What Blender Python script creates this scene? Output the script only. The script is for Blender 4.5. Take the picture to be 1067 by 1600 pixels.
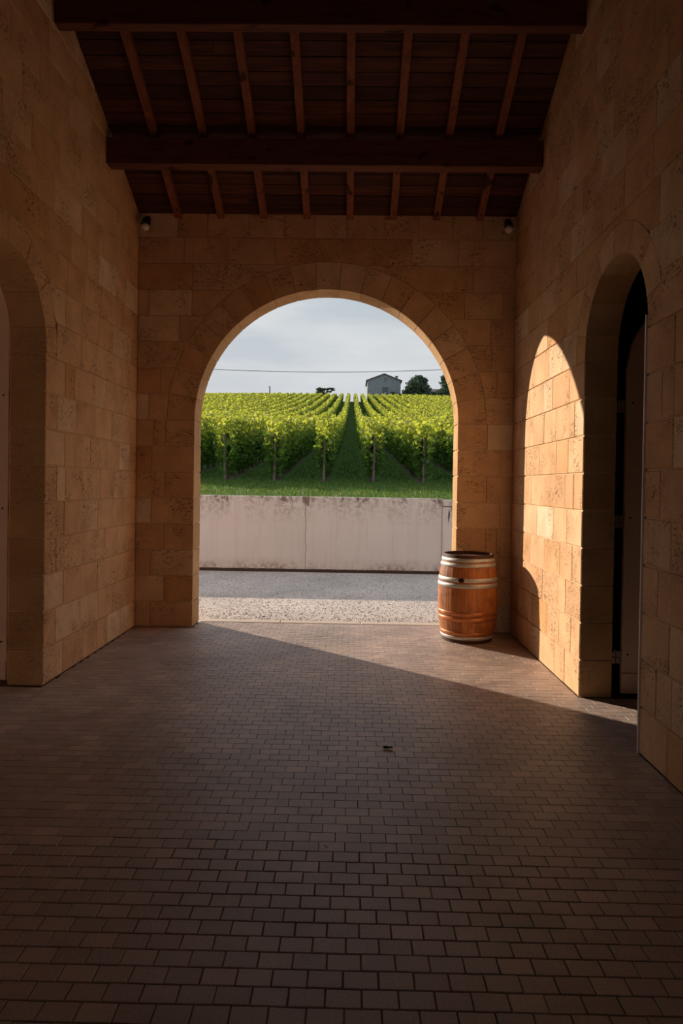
import bpy, bmesh, math, random
import numpy as np
from mathutils import Vector, Matrix

# ------------------------------------------------------------------ scene reset
for o in list(bpy.data.objects):
    bpy.data.objects.remove(o, do_unlink=True)
SC = bpy.context.scene
COL = SC.collection
rnd = random.Random(7)
rs = np.random.RandomState(11)

# ------------------------------------------------------------------ camera
FPX = 1067.0
PIT, YAW, ROLL = -0.01147, 0.01377, 0.01508
EYE = 1.72
def axis(u, v, w):
    c, s = math.cos(ROLL), math.sin(ROLL)
    u, v = c * u - s * v, s * u + c * v
    fy = w * math.cos(PIT) - v * math.sin(PIT)
    up = w * math.sin(PIT) + v * math.cos(PIT)
    return Vector((u * math.cos(YAW) - fy * math.sin(YAW), u * math.sin(YAW) + fy * math.cos(YAW), up))
cam = bpy.data.cameras.new('camera')
cam_ob = bpy.data.objects.new('camera', cam)
COL.objects.link(cam_ob)
R_, U_, F_ = axis(1, 0, 0), axis(0, 1, 0), axis(0, 0, 1)
m = Matrix.Identity(4)
for i in range(3):
    m[i][0], m[i][1], m[i][2] = R_[i], U_[i], -F_[i]
m.translation = (0, 0, EYE)
cam_ob.matrix_world = m
cam.sensor_fit = 'VERTICAL'
cam.sensor_height = 36.0
cam.lens = 36.0 * FPX / 1600.0
cam.shift_y = -30.26 / 1600.0
cam.clip_start, cam.clip_end = 0.05, 1000
SC.camera = cam_ob

# ------------------------------------------------------------------ sky, sun, exposure
SUN_AZ, SUN_EL = 0.861, 0.298
w = bpy.data.worlds.new('sky'); SC.world = w
w.use_nodes = True
nt = w.node_tree; nt.nodes.clear()
def wn(t, **k):
    n = nt.nodes.new(t)
    for a, b in k.items(): setattr(n, a, b)
    return n
out = wn('ShaderNodeOutputWorld'); bg = wn('ShaderNodeBackground')
tc = wn('ShaderNodeTexCoord'); sep = wn('ShaderNodeSeparateXYZ')
nt.links.new(tc.outputs['Generated'], sep.inputs[0])
ramp = wn('ShaderNodeValToRGB'); cr = ramp.color_ramp
cr.elements[0].position = 0.0; cr.elements[0].color = (0.80, 0.74, 0.74, 1)
cr.elements[1].position = 1.0; cr.elements[1].color = (0.50, 0.64, 0.80, 1)
e = cr.elements.new(0.06); e.color = (0.75, 0.71, 0.725, 1)
e = cr.elements.new(0.15); e.color = (0.56, 0.595, 0.63, 1)
e = cr.elements.new(0.30); e.color = (0.47, 0.54, 0.59, 1)
e = cr.elements.new(0.55); e.color = (0.48, 0.59, 0.70, 1)
nt.links.new(sep.outputs[2], ramp.inputs[0])
mp = wn('ShaderNodeMapping'); mp.inputs['Scale'].default_value = (1.6, 1.6, 7.0); mp.inputs['Location'].default_value = (0.3, 0.1, 0.9)
nt.links.new(tc.outputs['Generated'], mp.inputs[0])
nz = wn('ShaderNodeTexNoise'); nz.inputs['Scale'].default_value = 2.2; nz.inputs['Detail'].default_value = 6; nz.inputs['Roughness'].default_value = 0.5
nt.links.new(mp.outputs[0], nz.inputs['Vector'])
cl = wn('ShaderNodeValToRGB'); cl.color_ramp.elements[0].position = 0.42; cl.color_ramp.elements[1].position = 0.68
nt.links.new(nz.outputs['Fac'], cl.inputs[0])
mx = wn('ShaderNodeMix', data_type='RGBA')
mulf = wn('ShaderNodeMath', operation='MULTIPLY'); mulf.inputs[1].default_value = 0.75
nt.links.new(cl.outputs[0], mulf.inputs[0])
nt.links.new(mulf.outputs[0], mx.inputs[0]); nt.links.new(ramp.outputs[0], mx.inputs[6])
mx.inputs[7].default_value = (0.73, 0.74, 0.75, 1)
nt.links.new(mx.outputs[2], bg.inputs[0]); bg.inputs[1].default_value = 0.90
nt.links.new(bg.outputs[0], out.inputs[0])

sun = bpy.data.lights.new('sun', 'SUN'); sun.energy = 5.7; sun.angle = math.radians(0.6); sun.color = (1.0, 0.845, 0.67)
sun_ob = bpy.data.objects.new('sun', sun); COL.objects.link(sun_ob)
tosun = Vector((-math.sin(SUN_AZ) * math.cos(SUN_EL), math.cos(SUN_AZ) * math.cos(SUN_EL), math.sin(SUN_EL)))
sun_ob.rotation_euler = tosun.to_track_quat('Z', 'Y').to_euler()
sun_ob.location = (-20, 20, 15)

SC.view_settings.view_transform = 'Standard'
SC.view_settings.look = 'None'
SC.view_settings.gamma = 1.0
SC.view_settings.use_curve_mapping = False
SC.view_settings.exposure = 0.22

# ------------------------------------------------------------------ helpers
def link(o, parent=None):
    COL.objects.link(o)
    if parent is not None: o.parent = parent
    return o
def tag(o, label=None, cat=None, group=None, kind=None):
    if label: o['label'] = label
    if cat: o['category'] = cat
    if group: o['group'] = group
    if kind: o['kind'] = kind
    return o
def empty(name, loc=(0, 0, 0), rz=0.0):
    o = bpy.data.objects.new(name, None); COL.objects.link(o)
    o.location = loc; o.rotation_euler = (0, 0, rz); o.empty_display_size = 0.1
    return o
def new_bm(): return bmesh.new()
def finish(name, bm, mat, parent=None, smooth=False, recalc=True):
    if recalc: bmesh.ops.recalc_face_normals(bm, faces=bm.faces[:])
    me = bpy.data.meshes.new(name); bm.to_mesh(me); bm.free()
    if mat: me.materials.append(mat)
    if smooth: me.polygons.foreach_set('use_smooth', [True] * len(me.polygons))
    return link(bpy.data.objects.new(name, me), parent)
def box(bm, x0, x1, y0, y1, z0, z1, bev=0.0):
    vs = [bm.verts.new((x, y, z)) for x in (x0, x1) for y in (y0, y1) for z in (z0, z1)]
    fs = [(0, 1, 3, 2), (4, 6, 7, 5), (0, 4, 5, 1), (2, 3, 7, 6), (0, 2, 6, 4), (1, 5, 7, 3)]
    ff = [bm.faces.new([vs[i] for i in f]) for f in fs]
    if bev > 0:
        es = list({e for f in ff for e in f.edges})
        bmesh.ops.bevel(bm, geom=es, offset=bev, segments=1, affect='EDGES')
def prism(bm, poly, fn, d0, d1, bev=0.004, bevback=False):
    """poly in (u,z); fn(u,z,d)->world; front at d0 with a chamfer."""
    us = [p[0] for p in poly]; zs = [p[1] for p in poly]
    cu, cz = (min(us) + max(us)) / 2, (min(zs) + max(zs)) / 2
    hu, hz = max((max(us) - min(us)) / 2, 1e-4), max((max(zs) - min(zs)) / 2, 1e-4)
    def ring(d, b):
        ku, kz = max(0.2, 1 - b / hu), max(0.2, 1 - b / hz)
        return [bm.verts.new(fn(cu + (u - cu) * ku, cz + (z - cz) * kz, d)) for u, z in poly]
    rings = [ring(d0, bev), ring(d0 + bev, 0)] if bev > 0 else [ring(d0, 0)]
    if bevback: rings += [ring(d1 - bev, 0), ring(d1, bev)]
    else: rings += [ring(d1, 0)]
    n = len(poly)
    bm.faces.new(rings[0]); bm.faces.new(rings[-1][::-1])
    for a, b in zip(rings[:-1], rings[1:]):
        for i in range(n):
            j = (i + 1) % n
            bm.faces.new((a[i], b[i], b[j], a[j]))
def tube(bm, pts, r, n=8, cap=True):
    pts = [Vector(p) for p in pts]; rr = r if isinstance(r, (list, tuple)) else [r] * len(pts)
    rings = []
    for i, p in enumerate(pts):
        t = (pts[min(i + 1, len(pts) - 1)] - pts[max(i - 1, 0)]).normalized()
        a = t.orthogonal().normalized() if abs(t.z) > 0.9 else t.cross(Vector((0, 0, 1))).normalized()
        if abs(t.z) > 0.9: a = (Vector((1, 0, 0)) - t * t.x).normalized()
        b = t.cross(a)
        rings.append([bm.verts.new(p + (a * math.cos(2 * math.pi * k / n) + b * math.sin(2 * math.pi * k / n)) * rr[i]) for k in range(n)])
    for a, b in zip(rings[:-1], rings[1:]):
        for k in range(n):
            bm.faces.new((a[k], a[(k + 1) % n], b[(k + 1) % n], b[k]))
    if cap: bm.faces.new(rings[0][::-1]); bm.faces.new(rings[-1])
def lathe(bm, prof, n=32, a0=0.0, a1=2 * math.pi, c=(0, 0, 0), closed=False):
    full = abs(a1 - a0 - 2 * math.pi) < 1e-6
    m_ = n if full else n + 1
    R = [[bm.verts.new((c[0] + r * math.cos(a0 + (a1 - a0) * k / n), c[1] + r * math.sin(a0 + (a1 - a0) * k / n), c[2] + z)) for k in range(m_)] for r, z in prof]
    ps = list(zip(R[:-1], R[1:]))
    if closed: ps.append((R[-1], R[0]))
    for a, b in ps:
        for k in range(n):
            j = (k + 1) % m_
            bm.faces.new((a[k], a[j], b[j], b[k]))
    return R

# ------------------------------------------------------------------ materials
class NT:
    def __init__(s, name, rough=0.8, spec=0.3):
        s.m = bpy.data.materials.new(name); s.m.use_nodes = True
        s.t = s.m.node_tree; s.b = s.t.nodes['Principled BSDF']
        s.b.inputs['Roughness'].default_value = rough
        s.b.inputs['Specular IOR Level'].default_value = spec
    def n(s, typ, ins=None, **k):
        nd = s.t.nodes.new(typ)
        for a, b in k.items(): setattr(nd, a, b)
        for a, b in (ins or {}).items():
            if isinstance(b, bpy.types.NodeSocket): s.t.links.new(b, nd.inputs[a])
            else: nd.inputs[a].default_value = b
        return nd
    def l(s, a, b): s.t.links.new(a, b)
    def coord(s, scale=(1, 1, 1), offset_random=False):
        tc = s.n('ShaderNodeTexCoord'); v = tc.outputs['Object']
        if offset_random:
            oi = s.n('ShaderNodeObjectInfo')
            mul = s.n('ShaderNodeMath', {0: oi.outputs['Random'], 1: 37.0}, operation='MULTIPLY')
            v = s.n('ShaderNodeVectorMath', {0: v, 1: mul.outputs[0]}, operation='ADD').outputs[0]
        return s.n('ShaderNodeMapping', {'Vector': v, 'Scale': scale}).outputs[0]
    def noise(s, v, scale, detail=4, rough=0.55, dist=0.0):
        return s.n('ShaderNodeTexNoise', {'Vector': v, 'Scale': scale, 'Detail': detail, 'Roughness': rough, 'Distortion': dist}).outputs['Fac']
    def ramp(s, f, stops, interp='LINEAR'):
        r = s.n('ShaderNodeValToRGB', {0: f}); c = r.color_ramp; c.interpolation = interp
        c.elements[0].position, c.elements[0].color = stops[0][0], (*stops[0][1], 1)
        c.elements[1].position, c.elements[1].color = stops[-1][0], (*stops[-1][1], 1)
        for p_, col in stops[1:-1]:
            e = c.elements.new(p_); e.color = (*col, 1)
        return r.outputs[0]
    def mix(s, f, a, b, mode='MIX'):
        nd = s.n('ShaderNodeMix', data_type='RGBA', blend_type=mode)
        for i, v in ((0, f), (6, a), (7, b)):
            if isinstance(v, bpy.types.NodeSocket): s.l(v, nd.inputs[i])
            else: nd.inputs[i].default_value = v if i == 0 else (*v, 1)
        return nd.outputs[2]
    def math(s, op, a, b=0.0):
        return s.n('ShaderNodeMath', {0: a, 1: b}, operation=op).outputs[0]
    def bump(s, h, strength=0.4, dist=0.01):
        b = s.n('ShaderNodeBump', {'Height': h, 'Strength': strength, 'Distance': dist})
        s.l(b.outputs[0], s.b.inputs['Normal'])
    def color(s, c):
        if isinstance(c, bpy.types.NodeSocket): s.l(c, s.b.inputs['Base Color'])
        else: s.b.inputs['Base Color'].default_value = (*c, 1)
        return s.m
G = lambda v: (v, v, v)
def stone_mat(name, stops, pit=1.0, rnd_obj=True):
    k = NT(name, 0.9, 0.15)
    oi = k.n('ShaderNodeObjectInfo').outputs['Random']
    base = k.ramp(oi, stops) if rnd_obj else k.ramp(k.noise(k.coord(), 0.6), stops)
    v = k.coord(offset_random=rnd_obj)
    big = k.noise(v, 3.0, 5, 0.6)
    base = k.mix(1.0, base, k.ramp(big, [(0.3, (0.80, 0.77, 0.74)), (0.7, (1.08, 1.08, 1.06))]), 'MULTIPLY')
    fine = k.noise(v, 60, 4, 0.7)
    base = k.mix(0.35, base, k.ramp(fine, [(0.3, G(0.55)), (0.62, G(1.15))]), 'MULTIPLY')
    # shell-shaped pits of the limestone, gathered in patches
    v2 = k.coord((1, 1, 1.9), rnd_obj)
    pits = k.noise(v2, 26, 3, 0.65, 1.2)
    patch = k.noise(v, 2.6, 2)
    thr = k.math('MULTIPLY', k.ramp(patch, [(0.48, G(0)), (0.60, G(1))]), k.ramp(pits, [(0.55, G(0)), (0.61, G(1))]))
    base = k.mix(k.math('MULTIPLY', thr, 0.75 * pit), base, (0.09, 0.045, 0.02))
    h = k.math('SUBTRACT', k.math('ADD', k.math('MULTIPLY', fine, 0.25), k.math('MULTIPLY', big, 0.5)), k.math('MULTIPLY', thr, 0.9))
    k.bump(h, 0.55, 0.008)
    return k.color(base)
M = {}
LIME = [(0.0, (0.67, 0.4, 0.225)), (0.25, (0.72, 0.455, 0.265)), (0.5, (0.68, 0.42, 0.235)), (0.7, (0.74, 0.49, 0.3)), (0.8, (0.8, 0.58, 0.39)), (0.87, (0.64, 0.355, 0.165)), (0.94, (0.7, 0.44, 0.25)), (1.0, (0.83, 0.66, 0.48))]
M['stone'] = stone_mat('limestone', LIME)
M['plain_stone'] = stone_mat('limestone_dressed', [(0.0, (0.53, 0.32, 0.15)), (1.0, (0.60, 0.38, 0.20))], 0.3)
k = NT('mortar', 0.95, 0.1); M['mortar'] = k.color(k.ramp(k.noise(k.coord(), 30), [(0.3, (0.62, 0.42, 0.25)), (0.7, (0.76, 0.56, 0.36))]))
k = NT('wood_dark', 0.75, 0.25)
v = k.coord((0.6, 9, 9), True)
g_ = k.noise(v, 2.5, 5, 0.6, 0.6)
c_ = k.ramp(g_, [(0.3, (0.045, 0.015, 0.009)), (0.55, (0.085, 0.028, 0.015)), (0.75, (0.15, 0.053, 0.027))])
oi = k.n('ShaderNodeObjectInfo').outputs['Random']
c_ = k.mix(1.0, c_, k.ramp(oi, [(0, G(0.65)), (1, G(1.25))]), 'MULTIPLY')
k.bump(g_, 0.3, 0.004); M['board'] = k.color(c_)
k = NT('wood_rafter', 0.7, 0.25)
v = k.coord((9, 0.8, 9), True); g_ = k.noise(v, 2.5, 5, 0.6, 0.8)
kn = k.ramp(k.noise(k.coord((5, 2.5, 5), True), 1.7, 1), [(0.66, G(1)), (0.72, G(0.25))])
c_ = k.mix(1.0, k.ramp(g_, [(0.3, (0.14, 0.044, 0.022)), (0.7, (0.29, 0.10, 0.048))]), kn, 'MULTIPLY')
k.bump(g_, 0.3, 0.004); M['rafter'] = k.color(c_)
k = NT('wood_purlin', 0.7, 0.25)
v = k.coord((0.8, 9, 9), True); g_ = k.noise(v, 2.5, 5, 0.6, 0.8)
kn = k.ramp(k.noise(k.coord((2.5, 5, 5), True), 1.7, 1), [(0.66, G(1)), (0.72, G(0.3))])
c_ = k.mix(1.0, k.ramp(g_, [(0.3, (0.085, 0.028, 0.015)), (0.7, (0.18, 0.062, 0.032))]), kn, 'MULTIPLY')
k.bump(g_, 0.3, 0.004); M['purlin'] = k.color(c_)
# pavers
k = NT('paver', 0.5, 0.5)
gi = k.n('ShaderNodeNewGeometry').outputs['Random Per Island']; oi = k.n('ShaderNodeObjectInfo').outputs['Random']
rr_ = k.math('FRACT', k.math('ADD', gi, oi))
base = k.ramp(rr_, [(0, (0.39, 0.29, 0.245)), (0.35, (0.45, 0.335, 0.28)), (0.6, (0.42, 0.325, 0.285)), (0.85, (0.49, 0.375, 0.32)), (1.0, (0.54, 0.40, 0.32))])
geo = k.n('ShaderNodeNewGeometry').outputs['Position']
big = k.noise(geo, 1.1, 4, 0.6); fine = k.noise(geo, 90, 4, 0.7)
base = k.mix(1.0, base, k.ramp(big, [(0.3, G(0.72)), (0.7, G(1.2))]), 'MULTIPLY')
base = k.mix(0.5, base, k.ramp(fine, [(0.3, G(0.6)), (0.7, G(1.25))]), 'MULTIPLY')
dust = k.math('MULTIPLY', k.ramp(k.noise(geo, 2.3, 3, 0.6), [(0.55, G(0)), (0.70, G(1))]), k.ramp(k.noise(geo, 22, 4, 0.7), [(0.40, G(0)), (0.58, G(1))]))
base = k.mix(k.math('MULTIPLY', dust, 0.5), base, (0.42, 0.35, 0.29))
k.bump(fine, 0.35, 0.002); M['paver'] = k.color(base)
k = NT('paver_bed', 0.95, 0.1); M['bed'] = k.color(k.ramp(k.noise(k.coord(), 40), [(0.3, (0.10, 0.07, 0.055)), (0.7, (0.18, 0.125, 0.10))]))
k = NT('kerb_stone', 0.85, 0.2); f_ = k.noise(k.coord(), 60, 4, 0.7); k.bump(f_, 0.4, 0.003)
M['kerb'] = k.color(k.ramp(f_, [(0.3, (0.50, 0.40, 0.32)), (0.7, (0.66, 0.55, 0.46))]))
# gravel
k = NT('gravel', 0.95, 0.1); v = k.coord()
vo = k.n('ShaderNodeTexVoronoi', {'Vector': v, 'Scale': 45.0}); 
c_ = k.ramp(vo.outputs['Color'], [(0.1, (0.46, 0.38, 0.335)), (0.5, (0.60, 0.52, 0.47)), (0.9, (0.72, 0.64, 0.59))])
c_ = k.mix(1.0, c_, k.ramp(k.noise(v, 0.7, 5, 0.6), [(0.3, G(0.82)), (0.7, G(1.12))]), 'MULTIPLY')
c_ = k.mix(k.ramp(k.noise(v, 14, 5, 0.75), [(0.62, G(0)), (0.74, G(0.45))]), c_, (0.26, 0.19, 0.15))
k.bump(vo.outputs['Distance'], 0.8, 0.01); M['gravel'] = k.color(c_)
k = NT('pebble', 0.9, 0.2)
gi = k.n('ShaderNodeNewGeometry').outputs['Random Per Island']
M['pebble'] = k.color(k.ramp(gi, [(0, (0.20, 0.14, 0.11)), (0.4, (0.42, 0.34, 0.29)), (1, (0.62, 0.55, 0.49))]))
# retaining wall render with stains
k = NT('wall_render', 0.9, 0.15); v = k.coord()
sx = k.n('ShaderNodeSeparateXYZ', {0: v}); X_, Z_ = sx.outputs[0], sx.outputs[2]; ZN = k.math('DIVIDE', Z_, 1.475)
base = k.ramp(k.noise(v, 0.8, 4), [(0.3, (0.77, 0.65, 0.58)), (0.7, (0.84, 0.72, 0.65))])
streak = k.noise(k.coord((5, 5, 0.35)), 2.0, 5, 0.7)
base = k.mix(k.ramp(streak, [(0.5, G(0)), (0.75, G(0.28))]), base, (0.50, 0.39, 0.32))
spots = k.noise(v, 11, 6, 0.75); patch = k.noise(k.coord((1, 1, 0.35)), 2.1, 3, 0.6)
topm = k.ramp(ZN, [(0.0, G(0)), (0.62, G(0)), (0.9, G(0.55)), (1.0, G(1.3))])
topm = k.math('MULTIPLY', topm, k.ramp(patch, [(0.42, G(0.15)), (0.6, G(1.0))]))
botm = k.math('SUBTRACT', 1.0, k.math('MULTIPLY', Z_, 3.2))
botm = k.math('MAXIMUM', botm, 0.0)
botm = k.math('MULTIPLY', botm, k.ramp(k.noise(v, 1.7, 3), [(0.38, G(0.35)), (0.6, G(1.2))]))
msk = k.math('ADD', topm, k.math('MULTIPLY', botm, botm))
st = k.math('MULTIPLY', msk, k.ramp(spots, [(0.44, G(0)), (0.56, G(1))]))
base = k.mix(k.math('MINIMUM', st, 0.85), base, (0.13, 0.075, 0.05))
base = k.mix(k.math('MULTIPLY', k.math('MINIMUM', k.math('MULTIPLY', botm, 0.9), 1.0), 0.35), base, (0.55, 0.36, 0.25))
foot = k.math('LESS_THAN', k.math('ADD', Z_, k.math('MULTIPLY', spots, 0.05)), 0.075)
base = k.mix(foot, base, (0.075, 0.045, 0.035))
cx = k.math('ABSOLUTE', k.math('SUBTRACT', k.math('ADD', X_, k.math('MULTIPLY', k.noise(k.coord((0.01, 0.01, 1)), 3.0, 5, 0.7), 0.16)), -0.80))
crk = k.math('LESS_THAN', cx, 0.006)
drip = k.math('MULTIPLY', k.math('LESS_THAN', k.math('ABSOLUTE', k.math('SUBTRACT', X_, -0.88)), 0.07), k.math('GREATER_THAN', k.math('ADD', Z_, k.math('MULTIPLY', spots, 0.5)), 1.58))
base = k.mix(k.math('MULTIPLY', crk, 0.7), base, (0.12, 0.07, 0.05))
base = k.mix(k.math('MULTIPLY', drip, 0.7), base, (0.14, 0.085, 0.055))
k.bump(spots, 0.15, 0.004); M['render'] = k.color(base)
# ground: grass with bare strips below the vines
k = NT('grass_ground', 0.95, 0.1); v = k.coord(); sx = k.n('ShaderNodeSeparateXYZ', {0: v})
fx = k.math('FRACT', k.math('ADD', k.math('DIVIDE', k.math('ADD', sx.outputs[0], 0.80), 1.45), 100.5))
dd = k.math('ABSOLUTE', k.math('SUBTRACT', fx, 0.5))
dd = k.math('ADD', dd, k.math('MULTIPLY', k.noise(v, 3, 4, 0.7), 0.12))
bare = k.math('MULTIPLY', k.math('LESS_THAN', dd, 0.15), k.math('GREATER_THAN', sx.outputs[1], 19.9))
c_ = k.ramp(k.noise(v, 5, 5, 0.7), [(0.3, (0.045, 0.10, 0.018)), (0.6, (0.085, 0.16, 0.03)), (0.8, (0.19, 0.22, 0.07))])
c_ = k.mix(bare, c_, k.ramp(k.noise(v, 9, 4, 0.7), [(0.3, (0.10, 0.085, 0.06)), (0.7, (0.18, 0.145, 0.11))]))
M['ground'] = k.color(c_)
def leafmat(name, trans=0.5, attr='tint'):
    k = NT(name, 0.55, 0.3)
    c = k.n('ShaderNodeAttribute', attribute_name=attr).outputs['Color']
    k.color(c)
    tr = k.n('ShaderNodeBsdfTranslucent', {0: k.mix(1.0, c, (1.25, 1.2, 0.55), 'MULTIPLY')})
    ms = k.n('ShaderNodeMixShader', {0: trans, 1: k.b.outputs[0], 2: tr.outputs[0]})
    k.l(ms.outputs[0], k.t.nodes['Material Output'].inputs[0]); return k.m
M['leaf'] = leafmat('vine_leaf', 0.55); M['treeleaf'] = leafmat('tree_leaf', 0.15); M['grass'] = leafmat('grass_blade', 0.35)
def plain(name, col, rough=0.8, spec=0.3, metal=0.0, var=0.15, scale=20):
    k = NT(name, rough, spec); k.b.inputs['Metallic'].default_value = metal
    n_ = k.noise(k.coord(), scale, 4, 0.6)
    k.bump(n_, 0.15, 0.003)
    return k.color(k.ramp(n_, [(0.3, tuple(c * (1 - var) for c in col)), (0.7, tuple(min(1, c * (1 + var)) for c in col))]))
M['post'] = plain('post_wood', (0.20, 0.165, 0.135), 0.9)
M['trunk'] = plain('bark', (0.11, 0.075, 0.05), 0.95)
M['house'] = plain('house_stone_hazed', (0.235, 0.265, 0.285), 0.9, var=0.1, scale=1.5)  # bluish distance haze is mixed into the stone colour
M['houseroof'] = plain('house_tile', (0.16, 0.12, 0.11), 0.9, scale=3)
M['trimstone'] = plain('house_trim', (0.34, 0.34, 0.34), 0.9)
M['darkglass'] = plain('window_glass', (0.07, 0.085, 0.10), 0.2, 0.5)
M['paleglass'] = plain('window_shutter', (0.42, 0.44, 0.46), 0.5)
M['cable'] = plain('cable_black', (0.03, 0.03, 0.035), 0.6)
M['pole'] = plain('pole_grey', (0.10, 0.10, 0.10), 0.8)
M['door'] = plain('door_paint', (0.78, 0.62, 0.52), 0.55, 0.3, var=0.06, scale=3)
M['darkmetal'] = plain('iron', (0.02, 0.018, 0.018), 0.5, 0.4)
M['hinge'] = plain('hinge_steel', (0.34, 0.27, 0.25), 0.45, 0.5, 0.3)
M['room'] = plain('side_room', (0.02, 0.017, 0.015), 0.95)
M['roomwarm'] = plain('side_room_plaster', (0.42, 0.27, 0.16), 0.95)
M['glass'] = plain('lamp_glass', (0.75, 0.70, 0.66), 0.18, 0.6)
M['debris'] = plain('dead_leaf', (0.045, 0.025, 0.015), 0.9)
M['roofshell'] = plain('roof_shell', (0.05, 0.025, 0.015), 0.95)

# ------------------------------------------------------------------ dimensions
XL, XR, D = -2.552, 1.899, 8.066
TH = 0.353                       # far wall thickness
TL, TR = 0.30, 0.27              # side wall thickness
COURSE = 0.3075
XC, RA, ZS = -0.306, 1.556, 2.46
LU, LR, LZ = 5.015, 0.641, 2.845  # left side arch: centre y, radius, spring height
RU, RR, RZ = 5.040, 0.589, 2.83   # right side arch
YN = -7.0                        # near end of the passage
YRIDGE = 2.3
def board_z(y):
    return 4.885 + 0.46 * (D - y) if y > YRIDGE else 4.885 + 0.46 * (D - YRIDGE) - 0.46 * (YRIDGE - y)

fL = lambda u, z, d: (XL - d, u, z)
fR = lambda u, z, d: (XR + d, u, z)
fB = lambda u, z, d: (u, D + d, z)
fN = lambda u, z, d: (u, YN - d, z)

def arch_outline(uc, r, zs, n=24):
    return [(uc + r * math.cos(math.pi - math.pi * i / n), zs + r * math.sin(math.pi * i / n)) for i in range(n + 1)]

def wall_core(name, fn, th, u0, u1, top, openings, mat):
    """one solid slab with arched openings cut through; top: list of (u,z) from u1 back to u0"""
    poly = [(u0, 0.0)]
    for uc, r, zs in sorted(openings):
        poly += [(uc - r, 0.0)] + arch_outline(uc, r, zs) + [(uc + r, 0.0)]
    poly += [(u1, 0.0)] + top
    bm = new_bm()
    a = [bm.verts.new(fn(u, z, 0.011)) for u, z in poly]; b = [bm.verts.new(fn(u, z, th - 0.004)) for u, z in poly]
    bm.faces.new(a); bm.faces.new(b[::-1])
    for i in range(len(poly)):
        j = (i + 1) % len(poly); bm.faces.new((a[i], b[i], b[j], a[j]))
    o = finish(name, bm, mat); tag(o, kind='structure'); return o

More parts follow.
